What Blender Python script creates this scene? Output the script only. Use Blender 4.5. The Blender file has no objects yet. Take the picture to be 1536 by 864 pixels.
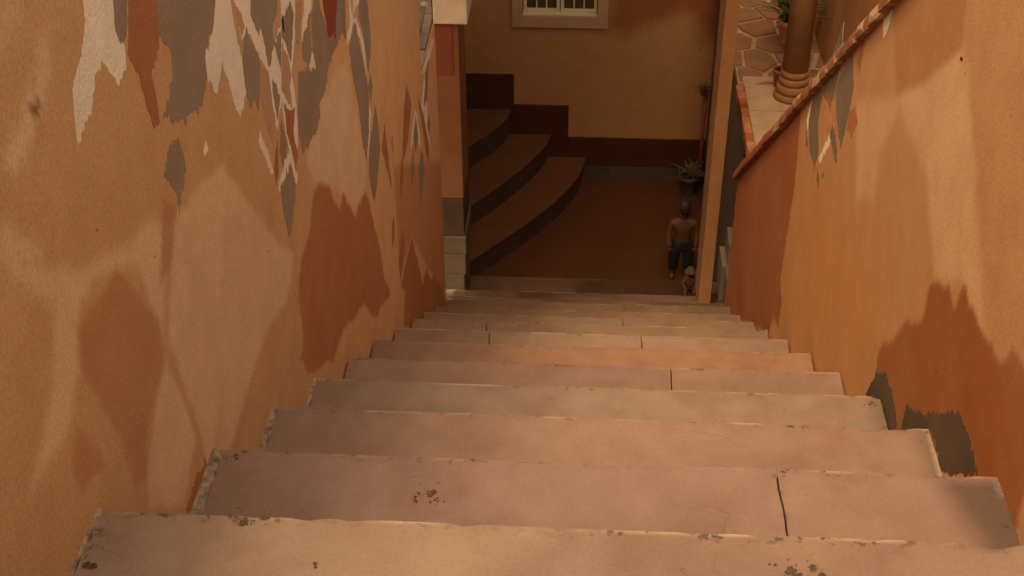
import bpy, bmesh, math, random
import numpy as np
from mathutils import Vector, Matrix
from mathutils.geometry import tessellate_polygon

# ------------------------------------------------------------------ camera, light, exposure
scn = bpy.context.scene
col = scn.collection
cam_d = bpy.data.cameras.new('camera')
cam_d.sensor_width = 36.0
cam_d.lens = 2000.0 / 1536.0 * 36.0
cam_d.clip_start = 0.02
cam_d.clip_end = 500.0
cam = bpy.data.objects.new('camera', cam_d)
col.objects.link(cam)
YAW, PITCH, ROLL = 0.0607, 0.6159, -0.0069
cy_, sy_, cp_, sp_ = math.cos(YAW), math.sin(YAW), math.cos(PITCH), math.sin(PITCH)
fwd = Vector((-sy_ * cp_, cy_ * cp_, -sp_))
rgt = Vector((cy_, sy_, 0))
upv = rgt.cross(fwd)
r2 = math.cos(ROLL) * rgt + math.sin(ROLL) * upv
u2 = -math.sin(ROLL) * rgt + math.cos(ROLL) * upv
cam.matrix_world = Matrix(((r2.x, u2.x, -fwd.x, -0.0323), (r2.y, u2.y, -fwd.y, -0.9122),
                           (r2.z, u2.z, -fwd.z, 0.9187), (0, 0, 0, 1)))
scn.camera = cam

SUN = Vector((-0.19, -0.42, 0.89)).normalized()          # towards the sun: high behind the head of the stairs, a little over the left wall
w = bpy.data.worlds.new('World'); scn.world = w; w.use_nodes = True
nt = w.node_tree; nt.nodes.clear()
out = nt.nodes.new('ShaderNodeOutputWorld'); bg = nt.nodes.new('ShaderNodeBackground')
sky = nt.nodes.new('ShaderNodeTexSky'); sky.sky_type = 'NISHITA'; sky.sun_disc = False
sky.sun_elevation = math.asin(SUN.z); sky.sun_rotation = math.atan2(SUN.x, SUN.y)
sky.air_density = 1.0; sky.dust_density = 6.0; sky.ozone_density = 0.3
tint = nt.nodes.new('ShaderNodeMix'); tint.data_type = 'RGBA'; tint.blend_type = 'MULTIPLY'
tint.inputs[0].default_value = 1.0
tint.inputs[7].default_value = (1.0, 0.80, 0.53, 1)       # dusty evening air
nt.links.new(sky.outputs[0], tint.inputs[6]); nt.links.new(tint.outputs[2], bg.inputs[0])
bg.inputs[1].default_value = 0.15
nt.links.new(bg.outputs[0], out.inputs[0])
sd = bpy.data.lights.new('sun', 'SUN'); sd.energy = 0.62; sd.angle = math.radians(5.0); sd.color = (1.0, 0.80, 0.55)
so = bpy.data.objects.new('sun', sd); col.objects.link(so)
so.rotation_euler = SUN.to_track_quat('Z', 'Y').to_euler(); so.location = (0, 0, 8)
scn.view_settings.view_transform = 'Standard'; scn.view_settings.look = 'None'
scn.view_settings.exposure = 1.2; scn.view_settings.gamma = 1.0

# ------------------------------------------------------------------ helpers
rng = np.random.default_rng(7)
random.seed(5)

class VNoise:
    """smooth value noise on a periodic 2-D lattice"""
    def __init__(self, seed): self.g = np.random.default_rng(seed).random((64, 64)) * 2 - 1
    def __call__(self, a, b):
        a = np.asarray(a, float); b = np.asarray(b, float)
        ia = np.floor(a).astype(int); ib = np.floor(b).astype(int); fa = a - ia; fb = b - ib
        fa = fa * fa * (3 - 2 * fa); fb = fb * fb * (3 - 2 * fb)
        g = self.g; m = 63
        v00 = g[ia & m, ib & m]; v10 = g[(ia + 1) & m, ib & m]; v01 = g[ia & m, (ib + 1) & m]; v11 = g[(ia + 1) & m, (ib + 1) & m]
        return (v00 * (1 - fa) + v10 * fa) * (1 - fb) + (v01 * (1 - fa) + v11 * fa) * fb
N1, N2, N3 = VNoise(1), VNoise(2), VNoise(3)

def tag(o, label=None, cat=None, group=None, kind=None):
    if label: o['label'] = label
    if cat: o['category'] = cat
    if group: o['group'] = group
    if kind: o['kind'] = kind
    return o

def empty(name, loc=(0, 0, 0)):
    o = bpy.data.objects.new(name, None); o.location = loc; o.empty_display_size = .05
    col.objects.link(o); return o

def link(name, me, m, parent=None, smooth=False):
    if m is not None: me.materials.append(m)
    if smooth:
        for p in me.polygons: p.use_smooth = True
    o = bpy.data.objects.new(name, me); col.objects.link(o)
    if parent is not None:
        o.parent = parent
        pw = Vector((0, 0, 0)); q = parent
        while q is not None: pw += q.location; q = q.parent
        o.location = -pw                                   # mesh data is written in world metres
    return o

def from_bm(name, bm, m, parent=None, smooth=False):
    bmesh.ops.recalc_face_normals(bm, faces=bm.faces[:])
    me = bpy.data.meshes.new(name); bm.to_mesh(me); bm.free()
    return link(name, me, m, parent, smooth)

def add_box(bm, x0, x1, y0, y1, z0, z1):
    vs = [bm.verts.new((x, y, z)) for z in (z0, z1) for y in (y0, y1) for x in (x0, x1)]
    for f in ((0, 2, 3, 1), (4, 5, 7, 6), (0, 1, 5, 4), (2, 6, 7, 3), (0, 4, 6, 2), (1, 3, 7, 5)):
        bm.faces.new([vs[i] for i in f])
    return vs

def box(name, b, m, parent=None, bevel=0.0, seg=2, jit=0.0):
    bm = bmesh.new(); vs = add_box(bm, *b)
    if jit:
        for v in vs: v.co += Vector([random.uniform(-jit, jit) for _ in range(3)])
    if bevel: bmesh.ops.bevel(bm, geom=bm.edges[:], offset=bevel, segments=seg, affect='EDGES', profile=.6)
    return from_bm(name, bm, m, parent)

def prism(bm, pts, z0, z1):
    lo = [bm.verts.new((x, y, z0)) for x, y in pts]; hi = [bm.verts.new((x, y, z1)) for x, y in pts]
    n = len(pts)
    bm.faces.new(lo[::-1]); bm.faces.new(hi)
    for i in range(n): bm.faces.new((lo[i], lo[(i + 1) % n], hi[(i + 1) % n], hi[i]))

def lathe(bm, prof, c, seg=28):
    rings = []
    for r, z in prof:
        rings.append([bm.verts.new((c[0] + r * math.cos(2 * math.pi * k / seg), c[1] + r * math.sin(2 * math.pi * k / seg), c[2] + z)) for k in range(seg)])
    for a, b in zip(rings, rings[1:]):
        for k in range(seg): bm.faces.new((a[k], a[(k + 1) % seg], b[(k + 1) % seg], b[k]))
    bm.faces.new(rings[0][::-1]); bm.faces.new(rings[-1])

def tube(bm, pts, rad, seg=8):
    pts = [Vector(p) for p in pts]; rings = []
    for i, p in enumerate(pts):
        d = (pts[min(i + 1, len(pts) - 1)] - pts[max(i - 1, 0)]).normalized()
        a = d.orthogonal().normalized(); b = d.cross(a)
        r = rad[i] if isinstance(rad, (list, tuple)) else rad
        rings.append([bm.verts.new(p + r * (math.cos(2 * math.pi * k / seg) * a + math.sin(2 * math.pi * k / seg) * b)) for k in range(seg)])
    for a, b in zip(rings, rings[1:]):
        for k in range(seg): bm.faces.new((a[k], a[(k + 1) % seg], b[(k + 1) % seg], b[k]))
    bm.faces.new(rings[0][::-1]); bm.faces.new(rings[-1])

# ------------------------------------------------------------------ materials
def new_mat(name):
    m = bpy.data.materials.new(name); m.use_nodes = True
    n = m.node_tree; b = n.nodes['Principled BSDF']
    return m, n, b
def node(n, t, **kw):
    x = n.nodes.new(t)
    for k, v in kw.items(): setattr(x, k, v)
    return x
def mixc(n, fac, a, b, mode='MIX'):
    x = node(n, 'ShaderNodeMix', data_type='RGBA', blend_type=mode)
    for i, v in ((0, fac), (6, a), (7, b)):
        if hasattr(v, 'is_output'): n.links.new(v, x.inputs[i])
        else: x.inputs[i].default_value = v if i == 0 else (*v[:3], 1)
    return x.outputs[2]
def noise(n, vec, scale, detail=4, rough=.55):
    x = node(n, 'ShaderNodeTexNoise'); x.inputs['Scale'].default_value = scale
    x.inputs['Detail'].default_value = detail; x.inputs['Roughness'].default_value = rough
    n.links.new(vec, x.inputs['Vector']); return x.outputs['Fac']
def ramp(n, fac, a, b, lo=0.0, hi=1.0):
    x = node(n, 'ShaderNodeMapRange'); n.links.new(fac, x.inputs[0])
    x.inputs[1].default_value = a; x.inputs[2].default_value = b; x.inputs[3].default_value = lo; x.inputs[4].default_value = hi
    return x.outputs[0]
def mathn(n, op, a, b):
    x = node(n, 'ShaderNodeMath', operation=op)
    for i, v in enumerate((a, b)):
        if hasattr(v, 'is_output'): n.links.new(v, x.inputs[i])
        else: x.inputs[i].default_value = v
    return x.outputs[0]
def bump(n, b, h, strength, dist):
    x = node(n, 'ShaderNodeBump'); x.inputs['Strength'].default_value = strength; x.inputs['Distance'].default_value = dist
    n.links.new(h, x.inputs['Height']); n.links.new(x.outputs[0], b.inputs['Normal'])

def mat(name, c, rough=.8, var=.25, scale=9.0, fine=120.0, bstr=.35, bdist=.002, spec=.3, metal=0.0, obj=False):
    """plain procedural surface: two octaves of tonal variation, fine relief"""
    m, n, b = new_mat(name)
    tc = node(n, 'ShaderNodeTexCoord').outputs['Object']
    a = noise(n, tc, scale, 5); f = noise(n, tc, fine, 3)
    base = mixc(n, ramp(n, a, .3, .7), [v * (1 - var) for v in c], [min(1, v * (1 + var)) for v in c])
    base = mixc(n, ramp(n, f, .35, .75, 0, .35), base, [v * .62 for v in c])
    n.links.new(base, b.inputs['Base Color'])
    b.inputs['Roughness'].default_value = rough; b.inputs['Specular IOR Level'].default_value = spec; b.inputs['Metallic'].default_value = metal
    if bstr: bump(n, b, f, bstr, bdist)
    return m

def plaster_mat(name, attr=True, c=(.5, .28, .15)):
    m, n, b = new_mat(name)
    tc = node(n, 'ShaderNodeTexCoord').outputs['Object']
    if attr:
        at = node(n, 'ShaderNodeAttribute', attribute_name='tone'); base = at.outputs['Color']
    else:
        x = node(n, 'ShaderNodeRGB'); x.outputs[0].default_value = (*c, 1); base = x.outputs[0]
    big = noise(n, tc, 2.3, 5); mid = noise(n, tc, 14, 6, .65); fine = noise(n, tc, 230, 3); sand = noise(n, tc, 520, 2)
    base = mixc(n, ramp(n, big, .35, .7, 0, .14), base, (.60, .42, .26), 'MIX')
    base = mixc(n, ramp(n, mid, .38, .72, 0, .55), base, (.80, .72, .66), 'MULTIPLY')
    base = mixc(n, ramp(n, fine, .40, .70, 0, .55), base, (.72, .64, .58), 'MULTIPLY')
    sp = noise(n, tc, 46, 2, .5)
    base = mixc(n, ramp(n, sp, .735, .77, 0, .7), base, (.16, .07, .03))              # small dirt specks
    n.links.new(base, b.inputs['Base Color'])
    b.inputs['Roughness'].default_value = .88; b.inputs['Specular IOR Level'].default_value = .2
    h = mathn(n, 'ADD', mathn(n, 'MULTIPLY', fine, .6), mathn(n, 'MULTIPLY', sand, .4))
    h = mathn(n, 'ADD', h, mathn(n, 'MULTIPLY', mid, .4))
    bump(n, b, h, .4, .0025)
    return m

def tread_mat(name):
    """worn cement paint: tint from the slab's own colour, mottled to beige, soiled and chipped by the edges"""
    m, n, b = new_mat(name)
    tc = node(n, 'ShaderNodeTexCoord').outputs['Object']
    oi = node(n, 'ShaderNodeObjectInfo')
    at = node(n, 'ShaderNodeAttribute', attribute_name='edge'); edge = at.outputs['Fac']       # 1 at a worn edge, 0 inside
    big = noise(n, tc, 2.6, 4, .5); mid = noise(n, tc, 19, 6, .65); fine = noise(n, tc, 260, 3); sp = noise(n, tc, 60, 3, .6); ch = noise(n, tc, 75, 4, .6)
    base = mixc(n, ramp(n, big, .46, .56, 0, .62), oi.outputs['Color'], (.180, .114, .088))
    base = mixc(n, ramp(n, mid, .35, .72, 0, .75), base, (.80, .74, .68), 'MULTIPLY')
    st = noise(n, tc, 6.5, 5, .6)
    base = mixc(n, ramp(n, st, .50, .66, 0, .55), base, (.80, .70, .66), 'MULTIPLY')
    base = mixc(n, ramp(n, fine, .42, .72, 0, .35), base, (.70, .62, .56), 'MULTIPLY')
    base = mixc(n, ramp(n, sp, .70, .76, 0, .65), base, (.13, .085, .055))                      # specks
    shade_fac = node(n, 'ShaderNodeAttribute', attribute_name='damp').outputs['Fac']
    base = mixc(n, mathn(n, 'MULTIPLY', shade_fac, .85), base, (.075, .048, .031))                      # cast shadow painted into the tread colour
    # hairline cracks
    v = node(n, 'ShaderNodeTexVoronoi', feature='DISTANCE_TO_EDGE'); v.inputs['Scale'].default_value = 3.1
    wv = node(n, 'ShaderNodeVectorMath', operation='ADD')
    nz = node(n, 'ShaderNodeTexNoise'); nz.inputs['Scale'].default_value = 9; nz.inputs['Detail'].default_value = 5; n.links.new(tc, nz.inputs['Vector'])
    sc = node(n, 'ShaderNodeVectorMath', operation='SCALE'); sc.inputs['Scale'].default_value = .22
    n.links.new(nz.outputs['Color'], sc.inputs[0]); n.links.new(tc, wv.inputs[0]); n.links.new(sc.outputs[0], wv.inputs[1]); n.links.new(wv.outputs[0], v.inputs['Vector'])
    crack = mathn(n, 'MULTIPLY', ramp(n, v.outputs['Distance'], .0, .0045, 1, 0), ramp(n, noise(n, tc, 5, 2), .56, .66))
    base = mixc(n, mathn(n, 'MULTIPLY', crack, .4), base, (.10, .065, .045))
    # edges: pale lime where the paint is rubbed off, dark moss in the chips
    pale = mathn(n, 'MULTIPLY', ramp(n, edge, .72, .98), ramp(n, noise(n, tc, 13, 4), .50, .66))
    base = mixc(n, mathn(n, 'MULTIPLY', pale, .75), base, (.38, .29, .20))
    moss = mathn(n, 'MULTIPLY', ramp(n, edge, .35, .85), ramp(n, ch, .56, .62)); moss = mathn(n, 'MULTIPLY', moss, ramp(n, noise(n, tc, 7, 2), .40, .62, .15, 1))
    base = mixc(n, mathn(n, 'MULTIPLY', moss, .9), base, (.05, .038, .02))
    n.links.new(base, b.inputs['Base Color'])
    b.inputs['Roughness'].default_value = .62; b.inputs['Specular IOR Level'].default_value = .35
    h = mathn(n, 'SUBTRACT', mathn(n, 'ADD', mathn(n, 'MULTIPLY', fine, .3), mathn(n, 'MULTIPLY', mid, .8)), mathn(n, 'ADD', mathn(n, 'MULTIPLY', crack, .8), moss))
    bump(n, b, h, .45, .003)
    return m

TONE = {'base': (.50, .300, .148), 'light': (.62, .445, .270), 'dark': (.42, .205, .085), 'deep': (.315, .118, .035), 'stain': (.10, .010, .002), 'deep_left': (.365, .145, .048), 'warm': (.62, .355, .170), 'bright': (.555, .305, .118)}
M = {}
M['plaster'] = plaster_mat('plaster_toned')
M['plaster_plain'] = plaster_mat('plaster_plain', False, (.47, .235, .11))
M['plaster_post'] = plaster_mat('plaster_post', False, (.33, .16, .066))
M['plaster_dark'] = plaster_mat('plaster_dark', False, (.33, .145, .052))
M['plaster_pier'] = plaster_mat('plaster_pier', False, (.19, .072, .026))
M['stone_dim'] = mat('dull_stone', (.125, .090, .055), .85, .2, 14, 160, .4, .003)
M['plaster_back'] = plaster_mat('plaster_back')
M['grey'] = mat('paint_grey', (.305, .210, .128), .85, .12, 12, 260, .5, .003)
M['cream'] = mat('paint_cream', (.84, .70, .50), .85, .10, 12, 260, .5, .003)
M['ochre'] = mat('paint_ochre', (.50, .275, .14), .85, .10, 12, 260, .5, .003)
M['terracotta'] = mat('paint_terracotta', (.40, .15, .05), .85, .12, 12, 260, .5, .003)
M['rust'] = mat('paint_rust', (.27, .055, .018), .85, .15, 12, 260, .5, .003)
M['grey_right'] = mat('paint_grey_right', (.205, .145, .088), .85, .12, 12, 260, .4, .003)
M['black'] = mat('paint_black', (.02, .016, .012), .9, .15, 12, 260, .3, .003)
M['tread'] = tread_mat('tread_cement')
M['riser'] = mat('riser_cement', (.26, .18, .13), .9, .25, 8, 120, .5, .004)
M['mortar'] = mat('lime_mortar', (.25, .18, .115), .95, .75, 70, 170, .9, .006)
M['moss'] = mat('dry_moss', (.075, .055, .030), 1, .5, 90, 300, .8, .006)
M['floor_red'] = mat('courtyard_tile', (.112, .041, .015), .7, .12, 5, 150, .25, .002)
M['step_red'] = mat('curved_step_tile', (.155, .062, .024), .7, .14, 6, 150, .25, .002)
M['step_dark'] = mat('curved_step_riser', (.075, .045, .028), .75, .2, 8, 150, .25, .002)
M['base_red'] = mat('baseboard_dark_red', (.082, .026, .012), .6, .2, 7, 150, .25, .002)
M['base_grey'] = mat('baseboard_grey', (.10, .076, .052), .6, .15, 9, 150, .25, .002)
M['stone_pale'] = mat('pale_stone', (.40, .30, .21), .85, .15, 14, 160, .4, .003)
M['stone_cream'] = mat('cream_stone', (.66, .52, .36), .8, .10, 14, 160, .4, .003)
M['terrace'] = mat('terrace_stone', (.24, .130, .065), .85, .18, 10, 140, .4, .003)
M['slab_pale'] = mat('terrace_slab_pale', (.40, .285, .185), .8, .14, 14, 140, .4, .003)
M['terrace_mortar'] = mat('terrace_mortar', (.40, .27, .165), .9, .2, 14, 140, .4, .003)
M['brick_red'] = mat('red_brown_tile', (.28, .085, .038), .55, .35, 26, 150, .4, .003)
M['brick_orange'] = mat('orange_brown_tile', (.40, .16, .062), .55, .40, 30, 150, .4, .003)
def streak_mat(name, c, c2, lo, hi, sc):
    m, n, b = new_mat(name); tcn = node(n, 'ShaderNodeTexCoord').outputs['Object']
    mp = node(n, 'ShaderNodeMapping'); mp.inputs['Rotation'].default_value = (.5, 0, .7); mp.inputs['Scale'].default_value = sc; n.links.new(tcn, mp.inputs[0])
    a = noise(n, mp.outputs[0], 1.0, 5, .6); a2 = noise(n, tcn, 30, 4); f = noise(n, tcn, 160, 3)
    base = mixc(n, ramp(n, a2, .35, .65), [v * .6 for v in c], [v * 1.35 for v in c])
    base = mixc(n, ramp(n, a, lo, hi, 0, .9), base, c2)
    base = mixc(n, ramp(n, f, .4, .7, 0, .4), base, [v * .5 for v in c])
    n.links.new(base, b.inputs['Base Color']); b.inputs['Roughness'].default_value = .6; bump(n, b, f, .4, .003)
    return m
M['coping'] = streak_mat('lime_streaked_tile', (.24, .085, .034), (.56, .36, .20), .56, .62, (26, 9, 26))  # dappled light on the coping painted as pale streaks
M['damp_grey'] = mat('damp_cement', (.098, .062, .034), .8, .2, 14, 260, .4, .003)  # grey paint with the lower wall's shadow put into its colour
M['clad_grey'] = mat('grey_cladding', (.18, .135, .092), .6, .15, 9, 150, .3, .002)
M['window_paint'] = mat('window_paint', (.80, .68, .42), .5, .06, 12, 150, .1, .001)
M['frame_paint'] = mat('window_surround', (.52, .33, .18), .7, .08, 12, 150, .2, .002)
M['terra_pot'] = mat('terracotta_pot', (.50, .18, .065), .75, .15, 18, 150, .3, .002)
M['red_pot'] = mat('dark_red_pot', (.30, .06, .03), .5, .15, 18, 150, .2, .002)
M['grey_pot'] = mat('grey_pot', (.11, .09, .065), .8, .15, 18, 150, .3, .002)
M['leaf'] = mat('leaf_green', (.07, .10, .025), .55, .35, 30, 150, .2, .001)
M['leaf_dry'] = mat('leaf_dry', (.17, .115, .042), .7, .3, 30, 150, .2, .001)
M['skin'] = mat('painted_skin', (.135, .052, .026), .5, .08, 30, 150, .1, .001)
M['trousers'] = mat('painted_dark_blue', (.020, .016, .014), .6, .15, 30, 150, .1, .001)
M['cap_blue'] = mat('painted_cap', (.045, .036, .030), .5, .2, 30, 150, .1, .001)
M['wood_grey'] = mat('weathered_wood', (.26, .21, .15), .85, .3, 18, 150, .5, .003)
M['rust_dull'] = mat('dull_red_paint', (.20, .055, .02), .85, .12, 12, 260, .3, .003)
M['soil'] = mat('soil', (.03, .02, .012), 1, .3, 40, 150, .6, .004)
M['iron'] = mat('dark_iron', (.03, .024, .02), .5, .2, 30, 150, .2, .001)
M['terra_col'] = mat('column_plaster', (.25, .115, .05), .8, .12, 8, 150, .3, .002)
M['roof'] = mat('balcony_soffit', (.38, .24, .14), .9, .15, 6, 150, .3, .003)
gm, gn, gb = new_mat('window_glass'); gb.inputs['Base Color'].default_value = (.09, .068, .038, 1); gb.inputs['Roughness'].default_value = .08; gb.inputs['Specular IOR Level'].default_value = .6
M['glass'] = gm

# ------------------------------------------------------------------ painted wall data: (y, z) on the wall face, metres
LEFT_PATCHES = {
 'cream': [
  [(0.184,0.459),(0.175,0.425),(0.156,0.411),(0.117,0.389),(0.106,0.362),(0.101,0.336),(0.147,0.355),(0.194,0.383),(0.222,0.339),(0.251,0.346),(0.257,0.364),(0.244,0.383),(0.252,0.431)],
  [(0.594,0.29),(0.554,0.25),(0.503,0.234),(0.502,0.21),(0.529,0.175),(0.569,0.196),(0.613,0.096),(0.657,0.111),(0.656,0.161),(0.639,0.271)],
  [(0.46,0.148),(0.465,0.133),(0.446,0.134),(0.442,0.144)],
  [(0.699,0.028),(0.726,-0.014),(0.745,-0.066),(0.727,-0.055),(0.707,-0.014),(0.686,0.021)],
  [(0.657,0.264),(0.745,0.228),(0.775,0.151),(0.796,0.082),(0.834,0.099),(0.888,0.102),(0.913,0.158),(1.006,0.12),(0.957,0.037),(0.921,0.01),(0.93,-0.046),(0.917,-0.092),(0.893,-0.126),(0.87,-0.139),(0.854,-0.087),(0.842,-0.051),(0.841,0.004),(0.817,-0.004),(0.794,-0.019),(0.784,0.025),(0.788,0.059),(0.757,0.111),(0.744,0.119),(0.701,0.184),(0.671,0.18),(0.665,0.211)],
  [(0.858,-0.09),(0.886,-0.15),(0.872,-0.166),(0.848,-0.108),(0.764,-0.111),(0.761,-0.099),(0.82,-0.083)],
  [(1.427,-0.053),(1.456,-0.127),(1.472,-0.146),(1.383,-0.16),(1.374,-0.146),(1.431,-0.128)],
  [(1.488,-0.147),(1.56,-0.237),(1.558,-0.322),(1.549,-0.299),(1.528,-0.227),(1.471,-0.149)],
  [(1.463,-0.13),(1.535,-0.139),(1.566,-0.111),(1.53,-0.096),(1.459,-0.122)],
  [(1.061,0.098),(1.139,0.065),(1.08,0.033),(1.008,0.017),(1.018,0.037),(1.049,0.053)],
  [(1.078,-0.029),(1.095,-0.068),(1.041,-0.042)],
  [(1.557,-0.363),(1.577,-0.404),(1.537,-0.446),(1.497,-0.471),(1.484,-0.458),(1.528,-0.425)],
  [(2.237,-0.742),(2.27,-0.774),(2.32,-0.889),(2.288,-0.886),(2.241,-0.77),(2.137,-0.802),(2.113,-0.788),(2.203,-0.75)],
  [(2.459,-0.748),(2.491,-0.887),(2.504,-0.992),(2.463,-0.958),(2.409,-0.833),(2.357,-0.837),(2.349,-0.816)],
  [(2.661,-0.728),(2.704,-0.76),(2.521,-0.766),(2.404,-0.721),(2.441,-0.711)]],
 'ochre': [
  [(0.751,0.107),(0.783,0.076),(0.785,0.045),(0.789,-0.002),(0.759,-0.022),(0.741,0.015),(0.728,0.064),(0.738,0.1)],
  [(0.882,0.081),(0.912,0.031),(0.916,0.01),(0.899,-0.002),(0.9,-0.041),(0.873,-0.013),(0.846,0.023),(0.863,0.055)],
  [(0.996,0.091),(1.038,0.075),(1.002,0.028),(0.964,0.039)],
  [(0.658,0.239),(0.681,0.213),(0.692,0.19),(0.674,0.186),(0.663,0.214)]],
 'grey': [
  [(0.253,0.431),(0.241,0.388),(0.247,0.373),(0.264,0.368),(0.297,0.413)],
  [(0.375,0.381),(0.362,0.329),(0.388,0.296),(0.381,0.274),(0.327,0.247),(0.378,0.216),(0.462,0.19),(0.502,0.21),(0.505,0.238),(0.556,0.253),(0.588,0.292)],
  [(0.364,0.207),(0.374,0.179),(0.374,0.158),(0.327,0.128),(0.328,0.15),(0.312,0.179),(0.299,0.194),(0.33,0.211)],
  [(0.749,0.226),(0.725,0.191),(0.755,0.146),(0.776,0.153),(0.765,0.22)],
  [(0.697,0.184),(0.742,0.122),(0.747,0.108),(0.707,0.058),(0.694,0.082),(0.669,0.082),(0.658,0.113),(0.659,0.151),(0.674,0.172)],
  [(0.779,0.214),(0.894,0.167),(0.87,0.132),(0.84,0.129),(0.832,0.106),(0.801,0.083),(0.789,0.085),(0.771,0.152),(0.769,0.18)],
  [(0.963,0.109),(0.976,0.083),(0.942,0.05),(0.925,0.027),(0.898,0.073),(0.884,0.085),(0.893,0.11),(0.921,0.107)],
  [(0.834,0.1),(0.887,0.1),(0.864,0.057),(0.853,0.045)],
  [(0.8,0.063),(0.832,0.015),(0.804,-0.009),(0.798,0.015),(0.793,0.042)],
  [(1.086,0.034),(1.01,0.011),(1.007,-0.006),(1.038,-0.036),(1.073,-0.027)],
  [(1.175,0.051),(1.092,0.032),(1.084,-0.029),(1.096,-0.066),(1.087,-0.096),(1.091,-0.127),(1.146,-0.135),(1.193,-0.11),(1.263,-0.11),(1.337,-0.112),(1.374,-0.146),(1.401,-0.043),(1.345,-0.019),(1.274,-0.088),(1.215,-0.065),(1.201,-0.026),(1.171,0.006)],
  [(0.965,-0.01),(1.096,-0.067),(1.09,-0.153),(1.048,-0.161),(0.932,-0.139),(0.924,-0.088)],
  [(1.471,-0.149),(1.514,-0.221),(1.558,-0.322),(1.566,-0.364),(1.528,-0.425),(1.491,-0.463),(1.458,-0.415),(1.448,-0.359),(1.436,-0.292),(1.408,-0.227),(1.395,-0.169)],
  [(1.566,-0.111),(1.634,-0.139),(1.636,-0.278),(1.58,-0.314),(1.563,-0.231),(1.518,-0.157)],
  [(1.603,-0.326),(1.616,-0.362),(1.587,-0.383),(1.561,-0.334)],
  [(1.64,-0.418),(1.662,-0.531),(1.612,-0.57),(1.534,-0.603),(1.498,-0.509),(1.519,-0.464)],
  [(1.836,-0.599),(1.828,-0.645),(1.812,-0.6)],
  [(2.243,-0.764),(2.275,-0.84),(2.205,-0.858),(2.186,-0.791)],
  [(2.159,-0.82),(2.161,-0.89),(2.096,-0.901),(2.088,-0.848)],
  [(2.328,-0.911),(2.363,-0.991),(2.255,-1.051),(2.239,-0.928)],
  [(2.578,-0.754),(2.491,-0.843),(2.411,-0.827),(2.493,-0.75)],
  [(2.506,-0.894),(2.54,-0.947),(2.498,-0.962),(2.463,-0.914)],
  [(0.848,-0.108),(0.866,-0.157),(0.823,-0.196),(0.792,-0.204),(0.772,-0.154),(0.772,-0.106)],
  [(0.825,-0.017),(0.845,-0.074),(0.799,-0.085),(0.794,-0.055)]],
 'terracotta': [
  [(0.297,0.413),(0.26,0.354),(0.276,0.324),(0.29,0.274),(0.295,0.253),(0.316,0.249),(0.317,0.291),(0.317,0.304),(0.356,0.318),(0.375,0.381)],
  [(0.852,-0.003),(0.886,-0.037),(0.919,-0.046),(0.895,-0.07),(0.867,-0.093),(0.846,-0.053)],
  [(2.107,-0.601),(2.18,-0.699),(2.074,-0.745),(1.986,-0.757),(1.98,-0.708),(2.034,-0.645)],
  [(1.736,-0.512),(1.764,-0.629),(1.776,-0.709),(1.722,-0.619),(1.677,-0.546)],
  [(2.301,-0.738),(2.392,-0.834),(2.477,-0.968),(2.467,-1.042),(2.408,-0.965),(2.356,-0.84)],
  [(1.974,-0.72),(1.975,-0.782),(1.905,-0.819),(1.906,-0.756)],
  [(0.787,-0.033),(0.772,-0.078),(0.747,-0.088),(0.75,-0.056)],
  [(0.888,-0.073),(0.902,-0.12),(0.875,-0.139),(0.866,-0.095)],
  [(0.265,-0.184),(0.294,-0.248),(0.257,-0.264),(0.173,-0.181),(0.219,-0.176)],
  [(1.781,-0.781),(1.784,-0.83),(1.727,-0.845),(1.739,-0.792)],
  [(1.899,-0.895),(1.928,-0.957),(1.814,-0.999),(1.814,-0.938)]],
 'rust': [
  [(1.191,0.044),(1.204,-0.021),(1.215,-0.065),(1.274,-0.088),(1.345,-0.019)]],
 'black': [
  [(0.905,0.114),(0.904,0.085),(0.894,0.095),(0.893,0.11)]],
}
RIGHT_PATCHES = {
 'cream': [
  [(1.258,-0.03),(1.201,0.022),(1.209,-0.02),(1.234,-0.057)],
  [(1.8,-0.452),(1.766,-0.428),(1.78,-0.496),(1.805,-0.544),(1.83,-0.532)],
  [(1.551,-0.408),(1.531,-0.378),(1.534,-0.426),(1.617,-0.523),(1.632,-0.52)]],
 'grey': [
  [(1.46,-0.186),(1.405,-0.227),(1.407,-0.287),(1.433,-0.382),(1.498,-0.362),(1.557,-0.331),(1.548,-0.291)],
  [(1.677,-0.341),(1.548,-0.241),(1.57,-0.338),(1.593,-0.374),(1.704,-0.4)],
  [(1.798,-0.454),(1.713,-0.38),(1.689,-0.405),(1.694,-0.467),(1.643,-0.508),(1.664,-0.567),(1.752,-0.561),(1.8,-0.524)],
  [(1.543,-0.386),(1.467,-0.395),(1.435,-0.429),(1.492,-0.429),(1.557,-0.423)],
  [(1.827,-0.547),(1.76,-0.565),(1.796,-0.578)],
  [(1.641,-0.545),(1.594,-0.547),(1.593,-0.582)],
  [(1.566,-0.51),(1.542,-0.513),(1.573,-0.535)],
  [(0.928,-0.596),(0.886,-0.511),(0.835,-0.466),(0.743,-0.472),(0.712,-0.487),(0.77,-0.538),(0.821,-0.517)],
  [(0.692,-0.469),(0.693,-0.418),(0.614,-0.37),(0.471,-0.243),(0.428,-0.241),(0.357,-0.249),(0.482,-0.367),(0.551,-0.352)]],
 'terracotta': [
  [(1.672,-0.379),(1.587,-0.36),(1.562,-0.396),(1.611,-0.409)],
  [(1.404,-0.291),(1.363,-0.254),(1.325,-0.269),(1.354,-0.317),(1.406,-0.326)],
  [(1.395,-0.133),(1.369,-0.103),(1.373,-0.192),(1.405,-0.183)]],
 'black': [
  [(0.782,0.125),(0.772,0.127),(0.771,0.123),(0.781,0.12)]],
}
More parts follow.
